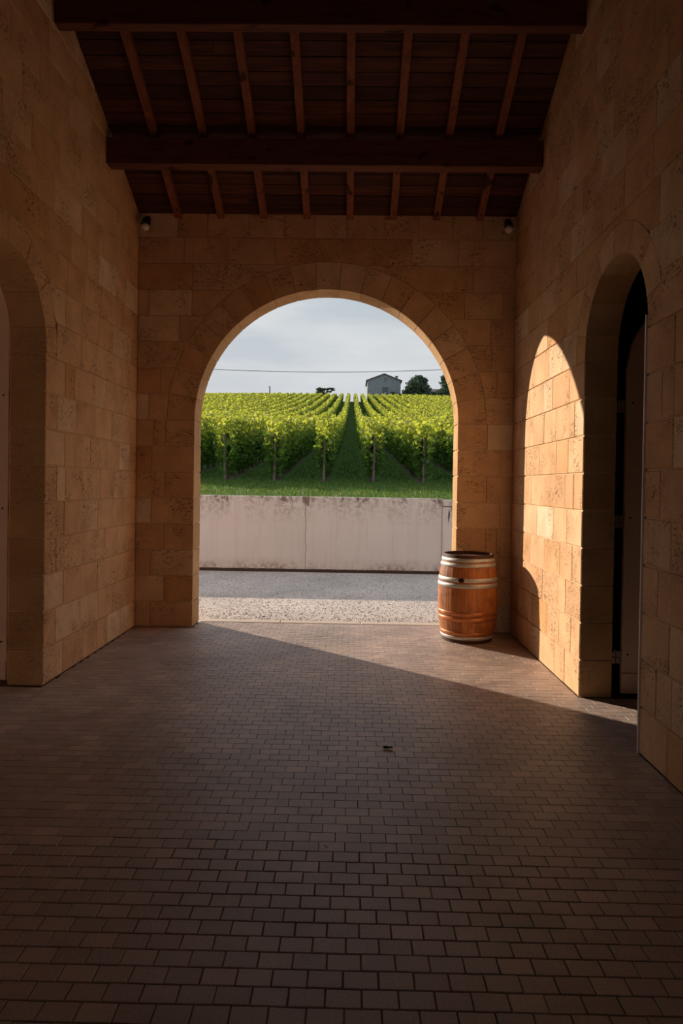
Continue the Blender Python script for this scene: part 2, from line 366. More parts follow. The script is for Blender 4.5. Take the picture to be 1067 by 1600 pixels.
def reveal(ob):
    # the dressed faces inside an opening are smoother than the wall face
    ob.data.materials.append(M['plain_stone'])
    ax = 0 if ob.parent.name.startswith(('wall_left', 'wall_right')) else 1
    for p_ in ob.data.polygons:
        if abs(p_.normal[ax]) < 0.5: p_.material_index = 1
def stone_wall(parent, fn, th, u0, u1, ztop, openings, gap=0.007, lens=(0.36, 0.62), seed=1, ring=0.2, nv=None, skew=0.0, face_hi=None, stuff_after=300):
    """coursed ashlar: every block an object; blocks on a jamb and arch blocks run through the wall"""
    rg = random.Random(seed)
    nb = 0
    def put(poly, thick, mat='stone'):
        nonlocal nb
        if nb >= 298: return
        bm = new_bm(); pr = rg.uniform(0.0, 0.0025)
        prism(bm, poly, fn, -pr, th if thick else 0.06, 0.007 if thick and th < 0.32 else 0.003, thick)
        ob = finish('stone_block', bm, M[mat], parent); nb += 1
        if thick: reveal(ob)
    ncourse = int(math.ceil((ztop(u0) if ztop(u0) > ztop(u1) else ztop(u1)) / COURSE)) + 1
    for c in range(ncourse):
        z0, z1 = c * COURSE, (c + 1) * COURSE
        cuts = [u0]
        u = u0 + rg.uniform(0.12, lens[1])
        while u < u1 - 0.14:
            cuts.append(u); u += rg.uniform(*lens)
        cuts.append(u1)
        for oc, r, zs, rg_w, n_ in openings:
            lo, hi = oc - r, oc + r
            if z0 < zs - 0.1 and z1 < zs + 0.2:            # jamb courses
                jw = rg_w + (0.0 if c % 2 else 0.16) + 0.02
                cuts = [q for q in cuts if q < lo - jw - 0.10 or q > hi + jw + 0.10]
                cuts += [lo - jw, lo, hi, hi + jw]
            else:
                R = r + rg_w
                top = zs + R
                if z0 < top:
                    h0 = math.sqrt(max(0, R * R - max(0, z0 - zs) ** 2)); h1 = math.sqrt(max(0, R * R - max(0, z1 - zs) ** 2)) if z1 < top else 0
                    cuts = [q for q in cuts if abs(abs(q - oc) - (h0 + h1) / 2) > (h0 - h1) / 2 + 0.08]
                    if h1 == 0: cuts = [q for q in cuts if abs(q - oc) > 0.12]
        cuts = sorted(set(round(q, 4) for q in cuts))
        for a, b in zip(cuts[:-1], cuts[1:]):
            if b - a < 0.03: continue
            mid = (a + b) / 2
            if z0 > ztop(mid) + 0.05: continue
            skip = False; thick = False; opn = None
            for oc, r, zs, rg_w, n_ in openings:
                jamb = z0 < zs - 0.1 and z1 < zs + 0.2
                if jamb:
                    if oc - r - 1e-3 <= a and b <= oc + r + 1e-3: skip = True
                    if abs(b - (oc - r)) < 1e-3 or abs(a - (oc + r)) < 1e-3: thick = True
                else:
                    R = r + rg_w
                    if a < oc + R and b > oc - R and z0 < zs + R: opn = (oc, R, zs)
            if skip: continue
            g = gap / 2
            if opn is None:
                ga = 0 if thick and any(abs(a - (oc + r)) < 1e-3 for oc, r, *_ in openings) else g
                gb = 0 if thick and any(abs(b - (oc - r)) < 1e-3 for oc, r, *_ in openings) else g
                gh_ = g + 0.0035
                put([(a + ga, z0 + gh_), (b - gb, z0 + gh_), (b - gb, z1 - gh_), (a + ga, z1 - gh_)], thick, 'stone')
                continue
            oc, R, zs = opn; Rg = R + g
            def prof(u):
                du = abs(u - oc)
                if du >= Rg: return z0 + g
                return max(z0 + g, zs + math.sqrt(Rg * Rg - du * du))
            N = 26
            us = [a + g + (b - a - 2 * g) * i / N for i in range(N + 1)]
            for e_ in (oc - Rg, oc + Rg):
                if us[0] < e_ < us[-1]: us += [e_ - 1e-4, e_ + 1e-4]
            us.sort()
            run = []
            def flush():
                if len(run) > 1 and run[-1][0] - run[0][0] > 0.035:
                    # drop collinear samples
                    pts = [run[0]]
                    for i in range(1, len(run) - 1):
                        if abs(run[i][1] - z0 - g) < 1e-6 and abs(run[i - 1][1] - z0 - g) < 1e-6 and abs(run[i + 1][1] - z0 - g) < 1e-6: continue
                        pts.append(run[i])
                    pts.append(run[-1])
                    put(pts + [(run[-1][0], z1 - g), (run[0][0], z1 - g)], False)
            for u in us:
                z = prof(u)
                if z < z1 - g - 0.004: run.append((u, z))
                else: flush(); run = []
            flush()
    for oc, r, zs, rg_w, n_ in openings:
        # the last jamb course may stop short of the spring line: the springer reaches down to it
        zc = COURSE * sum(1 for c in range(40) if c * COURSE < zs - 0.1 and (c + 1) * COURSE < zs + 0.2)
        R = r + rg_w
        if n_ % 2:                       # keystone centred
            angs = [math.pi * i / n_ for i in range(n_ + 1)]
        else:
            h = math.pi / (n_ + 1); angs = [0] + [h / 2 + h * i for i in range(n_ + 1)] + [math.pi]
        for i in range(len(angs) - 1):
            a0, a1 = angs[i] + 0.5 * gap / R, angs[i + 1] - 0.5 * gap / R
            K = 4
            inner = [(oc + r * math.cos(a0 + (a1 - a0) * t / K), zs + r * math.sin(a0 + (a1 - a0) * t / K)) for t in range(K + 1)]
            outer = [(oc + R * math.cos(a1 - (a1 - a0) * t / K), zs + R * math.sin(a1 - (a1 - a0) * t / K)) for t in range(K + 1)]
            poly = inner + outer
            if i == 0: poly = [(oc + r, zc + 0.003)] + inner + outer + [(oc + R, zc + 0.003)]
            if i == len(angs) - 2: poly = inner + [(oc - r, zc + 0.003), (oc - R, zc + 0.003)] + outer
            bm = new_bm(); prism(bm, poly, fn, -rg.uniform(0.0, 0.002), th, 0.0035, True)
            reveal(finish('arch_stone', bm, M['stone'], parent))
    return nb

# far wall
zt = lambda u: 4.80
far = wall_core('wall_far', fB, TH, XL - TL, XR + TR, [(XR + TR, 5.0), (XL - TL, 5.0)], [(XC, RA + 0.012, ZS)], M['mortar'])
print('far', stone_wall(far, fB, TH, XL + 0.002, XR - 0.002, zt, [(XC, RA, ZS, 0.325, 19)], gap=0.0075, lens=(0.34, 0.66), seed=5))
# side walls
zl = lambda u: board_z(u)
YB0 = 2.4
def side_top(y0, y1): 
    return [(y1, board_z(y1) + 0.10), (YRIDGE, board_z(YRIDGE) + 0.10), (y0, board_z(y0) + 0.10)]
left = wall_core('wall_left', fL, TL, YN, D + 0.008, side_top(YN, D + 0.008), [(LU, LR + 0.012, LZ)], M['mortar'])
print('left', stone_wall(left, fL, TL, YB0, D, zl, [(LU, LR, LZ, 0.21, 6)], gap=0.0035, seed=21, lens=(0.30, 0.62)))
right = wall_core('wall_right', fR, TR, YN, D + 0.008, side_top(YN, D + 0.008), [(RU, RR + 0.012, RZ)], M['mortar'])
print('right', stone_wall(right, fR, TR, YB0, D, zl, [(RU, RR, RZ, 0.21, 6)], gap=0.0035, seed=33, lens=(0.30, 0.62)))
# near wall (behind the camera) with the same arch
near = wall_core('wall_near', fN, 0.35, XL - TL, XR + TR, [(XR + TR, 5.0), (XL - TL, 5.0)], [(XC, RA, ZS)], M['plain_stone'])

# ------------------------------------------------------------------ roof
bm = new_bm()
prof = [(YN - 0.5, board_z(YN) - 0.46 * 0.5), (YRIDGE, board_z(YRIDGE)), (D + 0.55, board_z(D) - 0.46 * 0.55)]
x0, x1 = XL - 0.45, XR + 0.45
lo = [(y, z + 0.03) for y, z in prof]; hi = [(y, z + 0.20) for y, z in prof]
pl_ = lo + hi[::-1]
a = [bm.verts.new((x0, y, z)) for y, z in pl_]; b = [bm.verts.new((x1, y, z)) for y, z in pl_]
bm.faces.new(a); bm.faces.new(b[::-1])
for i in range(6): bm.faces.new((a[i], a[(i + 1) % 6], b[(i + 1) % 6], b[i]))
ceiling = tag(finish('ceiling', bm, M['roofshell']), kind='structure')
ca, sa = math.cos(math.atan(0.46)), math.sin(math.atan(0.46))
def slope_box(bm, xa, xb, s0, s1, t0, t1, bev=0.003):
    """s: distance up the slope from the far wall face, t: distance above the board underside"""
    b2 = new_bm(); box(b2, xa, xb, s0, s1, t0, t1, bev)
    for v_ in b2.verts:
        x, s_, t = v_.co
        v_.co = (x, D - s_ * ca + t * sa, board_z(D) + s_ * sa + t * ca)
    me = bpy.data.meshes.new('t'); b2.to_mesh(me); b2.free(); bm.from_mesh(me); bpy.data.meshes.remove(me)
s_ = 0.0; i = 0
while s_ < 6.2:
    wd = 0.145
    xs = [XL + 0.004] + ([XL + 0.5 + rnd.uniform(0.4, 3.2)] if i % 2 else []) + [XR - 0.004]
    for xa, xb in zip(xs[:-1], xs[1:]):
        bm = new_bm(); slope_box(bm, xa + 0.001, xb - 0.001, s_ + 0.003, s_ + wd - 0.003, rnd.uniform(0, 0.004), 0.026, 0.003)
        finish('ceiling_board', bm, M['board'], ceiling)
    s_ += wd; i += 1
for x in [-2.077 + 0.5045 * i for i in range(8)]:
    bm = new_bm(); slope_box(bm, x - 0.04, x + 0.04, 0.01, 6.25, -0.075, -0.001, 0.004)
    finish('rafter', bm, M['rafter'], ceiling)
for y0, wd, zb in ((6.975, 0.145, 4.965), (5.745, 0.105, 5.56), (4.52, 0.14, 6.10), (3.3, 0.14, 6.66)):
    bm = new_bm(); top = board_z(y0 + wd) - 0.084
    box(bm, XL + 0.002, XR - 0.002, y0, y0 + wd, zb, top, 0.006)
    finish('purlin', bm, M['purlin'], ceiling)
# shadowed timber plate under the near slope
bm = new_bm(); box(bm, XL + 0.002, XR - 0.002, YRIDGE - 0.08, YRIDGE + 0.08, board_z(YRIDGE) - 0.32, board_z(YRIDGE) - 0.05, 0.006)
finish('ridge_beam', bm, M['purlin'], ceiling)

# ------------------------------------------------------------------ floor
bm = new_bm(); box(bm, XL - 6.0, XR + 2.6, YN - 0.4, 8.41, -0.12, -0.006)
floor = tag(finish('floor', bm, M['bed']), kind='structure')
BW, BH = 0.1235, 0.0870
ph_y = 4.1395 - 0.0
def inside(x, y):
    if XL + 0.01 < x < XR - 0.01 and y < D - 0.01: return True
    if XC - RA + 0.01 < x < XC + RA - 0.01 and y < 8.40: return True
    if abs(y - LU) < LR - 0.01 and x > XL - 0.9 and x <= XL + 0.01: return True
    if abs(y - RU) < RR - 0.01 and x < XR + 0.9 and x >= XR - 0.01: return True
    return False
def clipx(xa, xb, y):
    if y > D: lo_, hi_ = XC - RA + 0.002, XC + RA - 0.002
    else:
        lo_ = XL - 0.9 if abs(y - LU) < LR - 0.02 else XL + 0.002
        hi_ = XR + 0.9 if abs(y - RU) < RR - 0.02 else XR - 0.002
    return max(xa, lo_), min(xb, hi_)
pav_meshes = []
for i in range(5):
    bm = new_bm(); box(bm, -BW / 2 + 0.0015, BW / 2 - 0.0015, -BH / 2 + 0.0015, BH / 2 - 0.0015, -0.03, 0.0, 0.0)
    tv = [e for e in bm.edges if all(v_.co.z > -0.001 for v_ in e.verts)]
    bmesh.ops.bevel(bm, geom=tv, offset=0.003, segments=1, affect='EDGES')
    for v_ in bm.verts: v_.co.x += rnd.uniform(-0.0008, 0.0008); v_.co.y += rnd.uniform(-0.0008, 0.0008)
    bmesh.ops.recalc_face_normals(bm, faces=bm.faces[:])
    me = bpy.data.meshes.new('paver'); bm.to_mesh(me); bm.free(); me.materials.append(M['paver']); pav_meshes.append(me)
cand = []
j0 = int(math.floor((YN - 0.3 - ph_y) / BH)); j1 = int(math.ceil((8.40 - ph_y) / BH))
for j in range(j0, j1):
    yc = ph_y + (j + 0.5) * BH
    off = 0.188 + (0.5 * BW if j % 2 else 0.0) + rnd.uniform(-0.008, 0.008)
    n0 = int(math.floor((XL - 0.95 - off) / BW)); n1 = int(math.ceil((XR + 0.95 - off) / BW))
    for i in range(n0, n1):
        xc = off + (i + 0.5) * BW
        xa, xb = clipx(xc - BW / 2, xc + BW / 2, yc)
        if xb - xa < 0.02 or yc > 8.40: continue
        cand.append((xc, yc, xa, xb))
def vis(c): return c[1] > 2.05 and abs(c[0]) < c[1] * 0.52 and c[3] - c[2] > BW - 1e-4
single = sorted([c for c in cand if vis(c)], key=lambda c: c[1])[:298]
ss = set(id(c) for c in single)
for c in single:
    o = bpy.data.objects.new('paver', rnd.choice(pav_meshes)); link(o, floor)
    o.location = (c[0], c[1], rnd.uniform(-0.0012, 0.0006)); o.rotation_euler = (rnd.uniform(-0.006, 0.006), rnd.uniform(-0.006, 0.006), rnd.uniform(-0.008, 0.008) + (math.pi if rnd.random() < 0.5 else 0))
V, Fc = [], []
for c in cand:
    if id(c) in ss: continue
    xa, xb = c[2] + 0.0015, c[3] - 0.0015; ya, yb = c[1] - BH / 2 + 0.0015, min(8.398, c[1] + BH / 2 - 0.0015)
    if yb - ya < 0.01: continue
    t = rnd.uniform(-0.0008, 0.0004); tx, ty = rnd.uniform(-0.0006, 0.0006), rnd.uniform(-0.0005, 0.0005); bv = 0.0012; n0 = len(V)
    V += [(xa, ya, -0.03), (xb, ya, -0.03), (xb, yb, -0.03), (xa, yb, -0.03), (xa, ya, t - bv), (xb, ya, t - bv), (xb, yb, t - bv), (xa, yb, t - bv),
          (xa + bv, ya + bv, t - tx - ty), (xb - bv, ya + bv, t + tx - ty), (xb - bv, yb - bv, t + tx + ty), (xa + bv, yb - bv, t - tx + ty)]
    for q in range(4):
        r_ = (q + 1) % 4
        Fc += [(n0 + q, n0 + r_, n0 + 4 + r_, n0 + 4 + q), (n0 + 4 + q, n0 + 4 + r_, n0 + 8 + r_, n0 + 8 + q)]
    Fc.append((n0 + 8, n0 + 9, n0 + 10, n0 + 11))
me = bpy.data.meshes.new('paver_field'); me.from_pydata(V, [], Fc); me.materials.append(M['paver'])
o = link(bpy.data.objects.new('paver_field', me), floor); o['kind'] = 'stuff'
print('pavers', len(cand))
# kerb across the arch
x = XC - RA - 1.6
kerb = empty('trim_1', (0, 8.5, 0)); tag(kerb, kind='structure')
x = XC - RA + 0.02
while x < XC + RA + 1.8:
    bm = new_bm(); x2 = x + 0.995
    box(bm, x, x2 - 0.006, 8.405 - 8.5, 8.575 - 8.5, -0.12, 0.006, 0.008)
    finish('kerb_stone', bm, M['kerb'], kerb); x = x2

# ------------------------------------------------------------------ side rooms and doors
def room(name, xa, xb, ya, yb, zt_, mat, side):
    bm = new_bm(); t = 0.1
    box(bm, xa, xb, ya - t, ya, -0.008, zt_); box(bm, xa, xb, yb, yb + t, -0.008, zt_)
    if side > 0: box(bm, xb - t, xb, ya, yb, -0.008, zt_)
    elif side < 0: box(bm, xa, xa + t, ya, yb, -0.008, zt_)
    box(bm, xa, xb, ya - t, yb + t, zt_, zt_ + t)
    return tag(finish(name, bm, mat), kind='structure')
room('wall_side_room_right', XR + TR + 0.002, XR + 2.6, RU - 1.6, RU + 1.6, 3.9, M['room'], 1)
room('wall_side_room_left', XL - 6.0, XL - TL - 0.002, LU - 1.6, LU + 1.6, 3.9, M['roomwarm'], 0)
def door_leaf(name, xh, y, sgn, wdt, r, zs, gapx, label):
    """half of a round-headed pair of doors, swung open to stand square to the wall; hinge edge nearest the wall"""
    root = empty(name, (xh, y, 0)); tag(root, kind='structure')
    # outline in (u: distance from hinge edge, z)
    pts = [(0, 0.03), (wdt, 0.03), (wdt, zs + math.sqrt(max(0, r * r - (r - wdt) ** 2)))]
    N = 14
    for i in range(N + 1):
        u = wdt * (1 - i / N); pts.append((u, zs + math.sqrt(max(0, r * r - (r - u) ** 2))))
    pts = [p_ for i, p_ in enumerate(pts) if i == 0 or p_ != pts[i - 1]]
    bm = new_bm()
    prism(bm, pts, lambda u, z, d: (sgn * u, d, z), 0.0, 0.045, 0.003, True)
    leaf = finish('door_leaf', bm, M['door'], root)
    bm = new_bm(); box(bm, min(0.001 * sgn, sgn * wdt), max(0.001 * sgn, sgn * wdt), -0.012, -0.001, 0.035, 0.20, 0.003)
    finish('kick_board', bm, M['door'], leaf)
    for zc in (0.325, 1.45, 2.40):
        bm = new_bm(); hx = -sgn * gapx
        def bx(xa, xb, za, zb, dy=0.0):
            xa, xb = sorted((xa, xb)); box(bm, xa, xb, 0.004 + dy, 0.022 + dy, za, zb, 0.002)
        bx(-sgn * 0.006, -sgn * 0.045, zc + 0.006, zc + 0.055)
        bx(-sgn * 0.018, -sgn * 0.045, zc - 0.05, zc)
        bx(-sgn * 0.052, -sgn * (gapx - 0.002), zc - 0.05, zc)
        tube(bm, [(-sgn * 0.048, 0.03, zc - 0.055), (-sgn * 0.048, 0.03, zc + 0.06)], 0.008, 8)
        box(bm, min(0, -sgn * gapx), max(0, -sgn * gapx), 0.024, 0.032, zc - 0.045, zc + 0.045, 0.0)
        finish('hinge', bm, M['hinge'], root)
        bm = new_bm(); tube(bm, [(sgn * 0.045, -0.004, zc + 0.03), (sgn * 0.045, 0.006, zc + 0.03)], 0.008, 8)
        finish('bolt', bm, M['darkmetal'], leaf)
    return root
door_leaf('door_1', 2.258, 5.655, 1, 0.56, RR, RZ - 0.12, 0.088, '')
door_leaf('door_2', XL - TL - 0.03, 5.70, -1, 0.60, LR, LZ + 0.25, 0.03, '')

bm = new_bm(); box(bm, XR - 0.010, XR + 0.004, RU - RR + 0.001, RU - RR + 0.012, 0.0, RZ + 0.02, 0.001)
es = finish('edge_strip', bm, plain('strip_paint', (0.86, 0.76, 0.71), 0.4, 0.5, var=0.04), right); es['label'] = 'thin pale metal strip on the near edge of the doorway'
# ------------------------------------------------------------------ spot lamps under the eaves
def lamp(x, z, label):
    r = empty('spot_lamp', (x, D - 0.02, z)); tag(r, label, 'lamp', 'small lamps high on the far wall')
    bm = new_bm(); box(bm, -0.03, 0.03, -0.015, 0.019, 0.02, 0.11, 0.006); finish('mount', bm, M['darkmetal'], r)
    bm = new_bm(); tube(bm, [(0, -0.012, 0.07), (0, -0.06, 0.065), (0, -0.085, 0.045)], 0.009, 8); finish('arm', bm, M['darkmetal'], r)
    bm = new_bm(); lathe(bm, [(0.012, 0.055), (0.03, 0.05), (0.045, 0.01), (0.052, -0.012), (0.048, -0.012), (0.0405, 0.01), (0.01, 0.04)], 20, c=(0, -0.09, 0)); finish('shade', bm, M['darkmetal'], r, True)
    bm = new_bm(); bmesh.ops.create_uvsphere(bm, u_segments=18, v_segments=12, radius=0.046)
    for v_ in bm.verts: v_.co += Vector((0, -0.09, -0.045))
    finish('bulb', bm, M['glass'], r, True)
lamp(-2.44, 4.735, 'small round lamp at the top left corner of the far wall')
lamp(1.78, 4.745, 'small round lamp at the top right corner of the far wall')

# ------------------------------------------------------------------ barrel
BX, BY, BH_ = 1.335, 7.725, 0.97
def brad(z):
    t = (z - BH_ / 2) / (BH_ / 2); return 0.272 + 0.061 * (1 - t * t) ** 0.85 if abs(t) < 1 else 0.272
k = NT('barrel_oak', 0.5, 0.4); k_v = k.coord((14, 14, 1.2), True); g_ = k.noise(k_v, 2.0, 5, 0.65, 0.4)
blot = k.noise(k.coord(), 5.0, 4, 0.65)
c_ = k.ramp(g_, [(0.25, (0.36, 0.11, 0.028)), (0.5, (0.50, 0.175, 0.045)), (0.75, (0.62, 0.25, 0.08))])
c_ = k.mix(1.0, c_, k.ramp(k.n('ShaderNodeObjectInfo').outputs['Random'], [(0, G(0.8)), (1, G(1.12))]), 'MULTIPLY')
c_ = k.mix(k.ramp(blot, [(0.47, G(0)), (0.66, G(0.75))]), c_, (0.17, 0.05, 0.02))
k.bump(g_, 0.25, 0.003); M['oak'] = k.color(c_)
M['hoop'] = plain('hoop_zinc', (0.56, 0.54, 0.50), 0.5, 0.5, 0.5, 0.15, 9)
M['hoopred'] = plain('hoop_reddish', (0.56, 0.20, 0.07), 0.35, 0.5, 0.45, 0.2, 12)  # redder base tone for three of the lower hoops
M['chime'] = plain('barrel_chime', (0.07, 0.028, 0.018), 0.6, 0.35)
M['head'] = plain('barrel_head', (0.16, 0.06, 0.035), 0.7, 0.3)
bar = empty('wine_barrel', (BX, BY, 0)); tag(bar, 'orange-brown oak wine barrel with pale metal hoops standing in the far right corner', 'barrel')
NS = 26; NZ = 20
for s_i in range(NS):
    a0, a1 = 2 * math.pi * s_i / NS + 0.003, 2 * math.pi * (s_i + 1) / NS - 0.003
    bm = new_bm(); K = 2
    zz = [0.05 + (BH_ - 0.10) * i / NZ for i in range(NZ + 1)]
    o_ = [[bm.verts.new(((brad(z) - (0.0015 if t in (0, K) else 0)) * math.cos(a0 + (a1 - a0) * t / K), (brad(z) - (0.0015 if t in (0, K) else 0)) * math.sin(a0 + (a1 - a0) * t / K), z)) for t in range(K + 1)] for z in zz]
    i_ = [[bm.verts.new(((brad(z) - 0.026) * math.cos(a0 + (a1 - a0) * t / K), (brad(z) - 0.026) * math.sin(a0 + (a1 - a0) * t / K), z)) for t in range(K + 1)] for z in zz]
    for A_, B_ in zip(range(NZ), range(1, NZ + 1)):
        for t in range(K):
            bm.faces.new((o_[A_][t], o_[A_][t + 1], o_[B_][t + 1], o_[B_][t])); bm.faces.new((i_[A_][t + 1], i_[A_][t], i_[B_][t], i_[B_][t + 1]))
        bm.faces.new((o_[A_][0], o_[B_][0], i_[B_][0], i_[A_][0])); bm.faces.new((o_[A_][K], i_[A_][K], i_[B_][K], o_[B_][K]))
    for q in (0, NZ):
        for t in range(K): bm.faces.new((o_[q][t], i_[q][t], i_[q][t + 1], o_[q][t + 1]))
    finish('stave', bm, M['oak'], bar)
def hoop(z0, z1, mat, lab=None):
    bm = new_bm(); t = 0.004
    pr = [(brad(z0) + 0.0005, z0), (brad(z0) + t, z0 + 0.002), (brad((z0 + z1) / 2) + t + 0.001, (z0 + z1) / 2), (brad(z1) + t, z1 - 0.002), (brad(z1) + 0.0005, z1)]
    lathe(bm, pr, 64, closed=False)
    ob = finish('hoop', bm, mat, bar, True)
    if lab: ob['label'] = lab
    return ob
for z0, z1 in ((0.893, 0.932), (0.838, 0.878), (0.676, 0.722), (0.612, 0.660)): hoop(z0, z1, M['hoop'])
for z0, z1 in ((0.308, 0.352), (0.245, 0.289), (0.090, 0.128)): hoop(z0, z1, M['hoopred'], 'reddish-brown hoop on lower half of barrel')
hoop(0.040, 0.078, M['hoop'])
def ringpart(name, pr, mat, n=64):
    bm = new_bm(); lathe(bm, pr, n, closed=True); return finish(name, bm, mat, bar, False)
ringpart('chime', [(brad(0.93) - 0.024, 0.915), (brad(0.93) - 0.026, BH_ - 0.004), (brad(0.93) - 0.018, BH_), (0.2745, BH_), (0.2785, BH_ - 0.006), (0.282, 0.936), (brad(0.93), 0.915)], M['chime'])
ringpart('chime', [(brad(0.05) - 0.026, 0.055), (brad(0.05) - 0.026, 0.001), (0.272, 0.0), (0.277, 0.006), (0.281, 0.036), (brad(0.05), 0.055)], M['chime'])
for kx in range(9):                                     # planks of the sunk head
    x0_, x1_ = -0.25 + kx * 0.0556, -0.25 + (kx + 1) * 0.0556 - 0.002
    rr = 0.249
    f = lambda x_: math.sqrt(max(0.0004, rr * rr - x_ * x_))
    bm = new_bm(); pts = [(x0_, -f(x0_)), ((x0_ + x1_) / 2, -f((x0_ + x1_) / 2)), (x1_, -f(x1_)), (x1_, f(x1_)), ((x0_ + x1_) / 2, f((x0_ + x1_) / 2)), (x0_, f(x0_))]
    prism(bm, pts, lambda u, z, d: (u, z, 0.935 - d), 0.0, 0.02, 0.001); finish('head_plank', bm, M['head'], bar)
ang = math.radians(-112)
def on_barrel(a, z, off): r = brad(z) + off; return (r * math.cos(a), r * math.sin(a), z)
bm = new_bm()
for da in range(-4, 5):
    pass
rows = []
for da in (-0.10, -0.05, 0.0, 0.05, 0.10):
    rows.append([bm.verts.new(on_barrel(ang + da, 0.699 + dz * (1 - (da / 0.13) ** 2), 0.0065)) for dz in (-0.026, 0.026)])
for a_, b_ in zip(rows[:-1], rows[1:]): bm.faces.new((a_[0], b_[0], b_[1], a_[1]))
bmesh.ops.solidify(bm, geom=bm.faces[:], thickness=0.003)
p_ = finish('hoop_patch', bm, M['chime'], bar); p_['label'] = 'dark worn patch on the upper middle hoop'

# ------------------------------------------------------------------ debris on the pavers
def dead_leaf(x, y, s, label, seed):
    rg = random.Random(seed); r = empty('dead_leaf', (x, y, 0)); tag(r, label, 'leaf')
    bm = new_bm()
    for q in range(3 if s > 0.03 else 1):
        cxl, cyl = rg.uniform(-0.4, 0.4) * s, rg.uniform(-0.2, 0.2) * s; n = 12; rot = rg.uniform(0, 6)
        cen = bm.verts.new((cxl, cyl, 0.004 + q * 0.006))
        ring_ = []
        for t in range(n):
            a = 2 * math.pi * t / n; rad = s * (0.55 + 0.35 * (t % 2) * rg.uniform(0.5, 1)) * (1.25 if t % n in (0, 6) else 0.8)
            ring_.append(bm.verts.new((cxl + rad * math.cos(a + rot), cyl + 0.6 * rad * math.sin(a + rot), 0.003 + rg.uniform(0.0, 0.35) * s)))
        for t in range(n): bm.faces.new((cen, ring_[t], ring_[(t + 1) % n]))
    bmesh.ops.solidify(bm, geom=bm.faces[:], thickness=-0.0012)
    finish('blade', bm, M['debris'], r)
    bm = new_bm(); tube(bm, [(-0.2 * s, 0, 0.004), (-0.9 * s, 0.3 * s, 0.012), (-1.5 * s, 0.8 * s, 0.006)], 0.0012, 5); finish('stalk', bm, M['debris'], r)
dead_leaf(0.27, 4.44, 0.048, 'largest crumpled dark dead leaf lying on the pavers', 3)
dead_leaf(-0.087, 3.212, 0.010, 'tiny dark leaf scrap nearest the camera on the pavers', 4)
dead_leaf(0.385, 4.42, 0.008, 'tiny dark crumb just right of the large dead leaf', 6)
dead_leaf(-1.10, 8.76, 0.035, 'small dark dead leaf on the gravel outside the kerb', 5)

# ------------------------------------------------------------------ outside: gravel yard
bm = new_bm(); box(bm, -40, 40, 8.41, 13.42, -0.3, -0.012)
yard = tag(finish('gravel_yard', bm, M['gravel']), kind='structure')
bm = new_bm(); box(bm, -40, 40, YN - 40, YN - 0.41, -0.3, -0.012)
tag(finish('yard_behind', bm, M['gravel']), kind='structure')
bm = new_bm(); box(bm, -40, XL - 6.01, YN - 0.4, 8.40, -0.3, -0.012)
tag(finish('yard_side', bm, M['gravel']), kind='structure')
N = 9000
px_ = rs.uniform(-3.6, 3.2, N); py_ = 8.6 + (13.3 - 8.6) * rs.rand(N) ** 1.5; sz = rs.uniform(0.004, 0.014, N) 
V = np.zeros((N, 5, 3), np.float32); a_ = rs.rand(N) * 6.28
for q in range(4):
    V[:, q, 0] = px_ + sz * np.cos(a_ + q * 1.57) * 1.2; V[:, q, 1] = py_ + sz * np.sin(a_ + q * 1.57); V[:, q, 2] = -0.0125
V[:, 4, 0] = px_; V[:, 4, 1] = py_; V[:, 4, 2] = -0.012 + sz * 0.9
def np_mesh(name, verts, tris, mat, parent=None, tint=None, kind='stuff', k_=3):
    me = bpy.data.meshes.new(name); nv, nf = len(verts), len(tris)
    me.vertices.add(nv); me.vertices.foreach_set('co', verts.astype(np.float32).ravel())
    me.loops.add(nf * k_); me.loops.foreach_set('vertex_index', tris.astype(np.int32).ravel())
    me.polygons.add(nf); me.polygons.foreach_set('loop_start', np.arange(0, nf * k_, k_, dtype=np.int32))
    me.update(calc_edges=True)
    if tint is not None:
        ca_ = me.color_attributes.new('tint', 'FLOAT_COLOR', 'POINT'); ca_.data.foreach_set('color', tint.astype(np.float32).ravel())
    me.materials.append(mat); o = link(bpy.data.objects.new(name, me), parent)
    if kind: o['kind'] = kind
    return o
T = np.array([[q, (q + 1) % 4, 4] for q in range(4)]); T = (T[None] + 5 * np.arange(N)[:, None, None]).reshape(-1, 3)
np_mesh('loose_pebbles', V.reshape(-1, 3), T, M['pebble'], yard)

# ------------------------------------------------------------------ retaining wall
rw = empty('retaining_wall', (0, 13.42, 0)); tag(rw, 'stained pale rendered retaining wall below the vineyard', 'wall')
bm = new_bm(); box(bm, -40, 1.80, 0, 0.25, -0.1, 1.475, 0.01); finish('wall_panel', bm, M['render'], rw)
bm = new_bm(); box(bm, 2.9, 40, 0, 0.25, -0.1, 1.475, 0.01); finish('wall_panel', bm, M['render'], rw)
bm = new_bm(); box(bm, 1.803, 2.897, -0.05, 0.25, -0.1, 1.455, 0.012); pw = finish('pier', bm, M['render'], rw)
bm = new_bm()
pts = [(1.93, 1.10), (1.945, 1.20), (1.935, 1.25), (1.925, 1.31), (1.915, 1.24), (1.912, 1.12), (1.918, 1.03)]
prism(bm, pts, lambda u, z, d: (u - 0.002, -0.052 + d, z - 0.03), 0.0, 0.006, 0.001); c_o = finish('crack', bm, M['darkmetal'], pw); c_o['label'] = 'long dark slit in the pier render'
bm = new_bm(); tube(bm, [(1.80, -0.055, 1.325), (1.90, -0.06, 1.33), (1.97, -0.06, 1.325), (2.10, -0.06, 1.315)], 0.006, 6); tube(bm, [(1.97, -0.06, 1.325), (2.0, -0.06, 1.30), (1.98, -0.06, 1.27), (1.95, -0.058, 1.22)], 0.005, 6)
finish('wire', bm, M['cable'], pw)

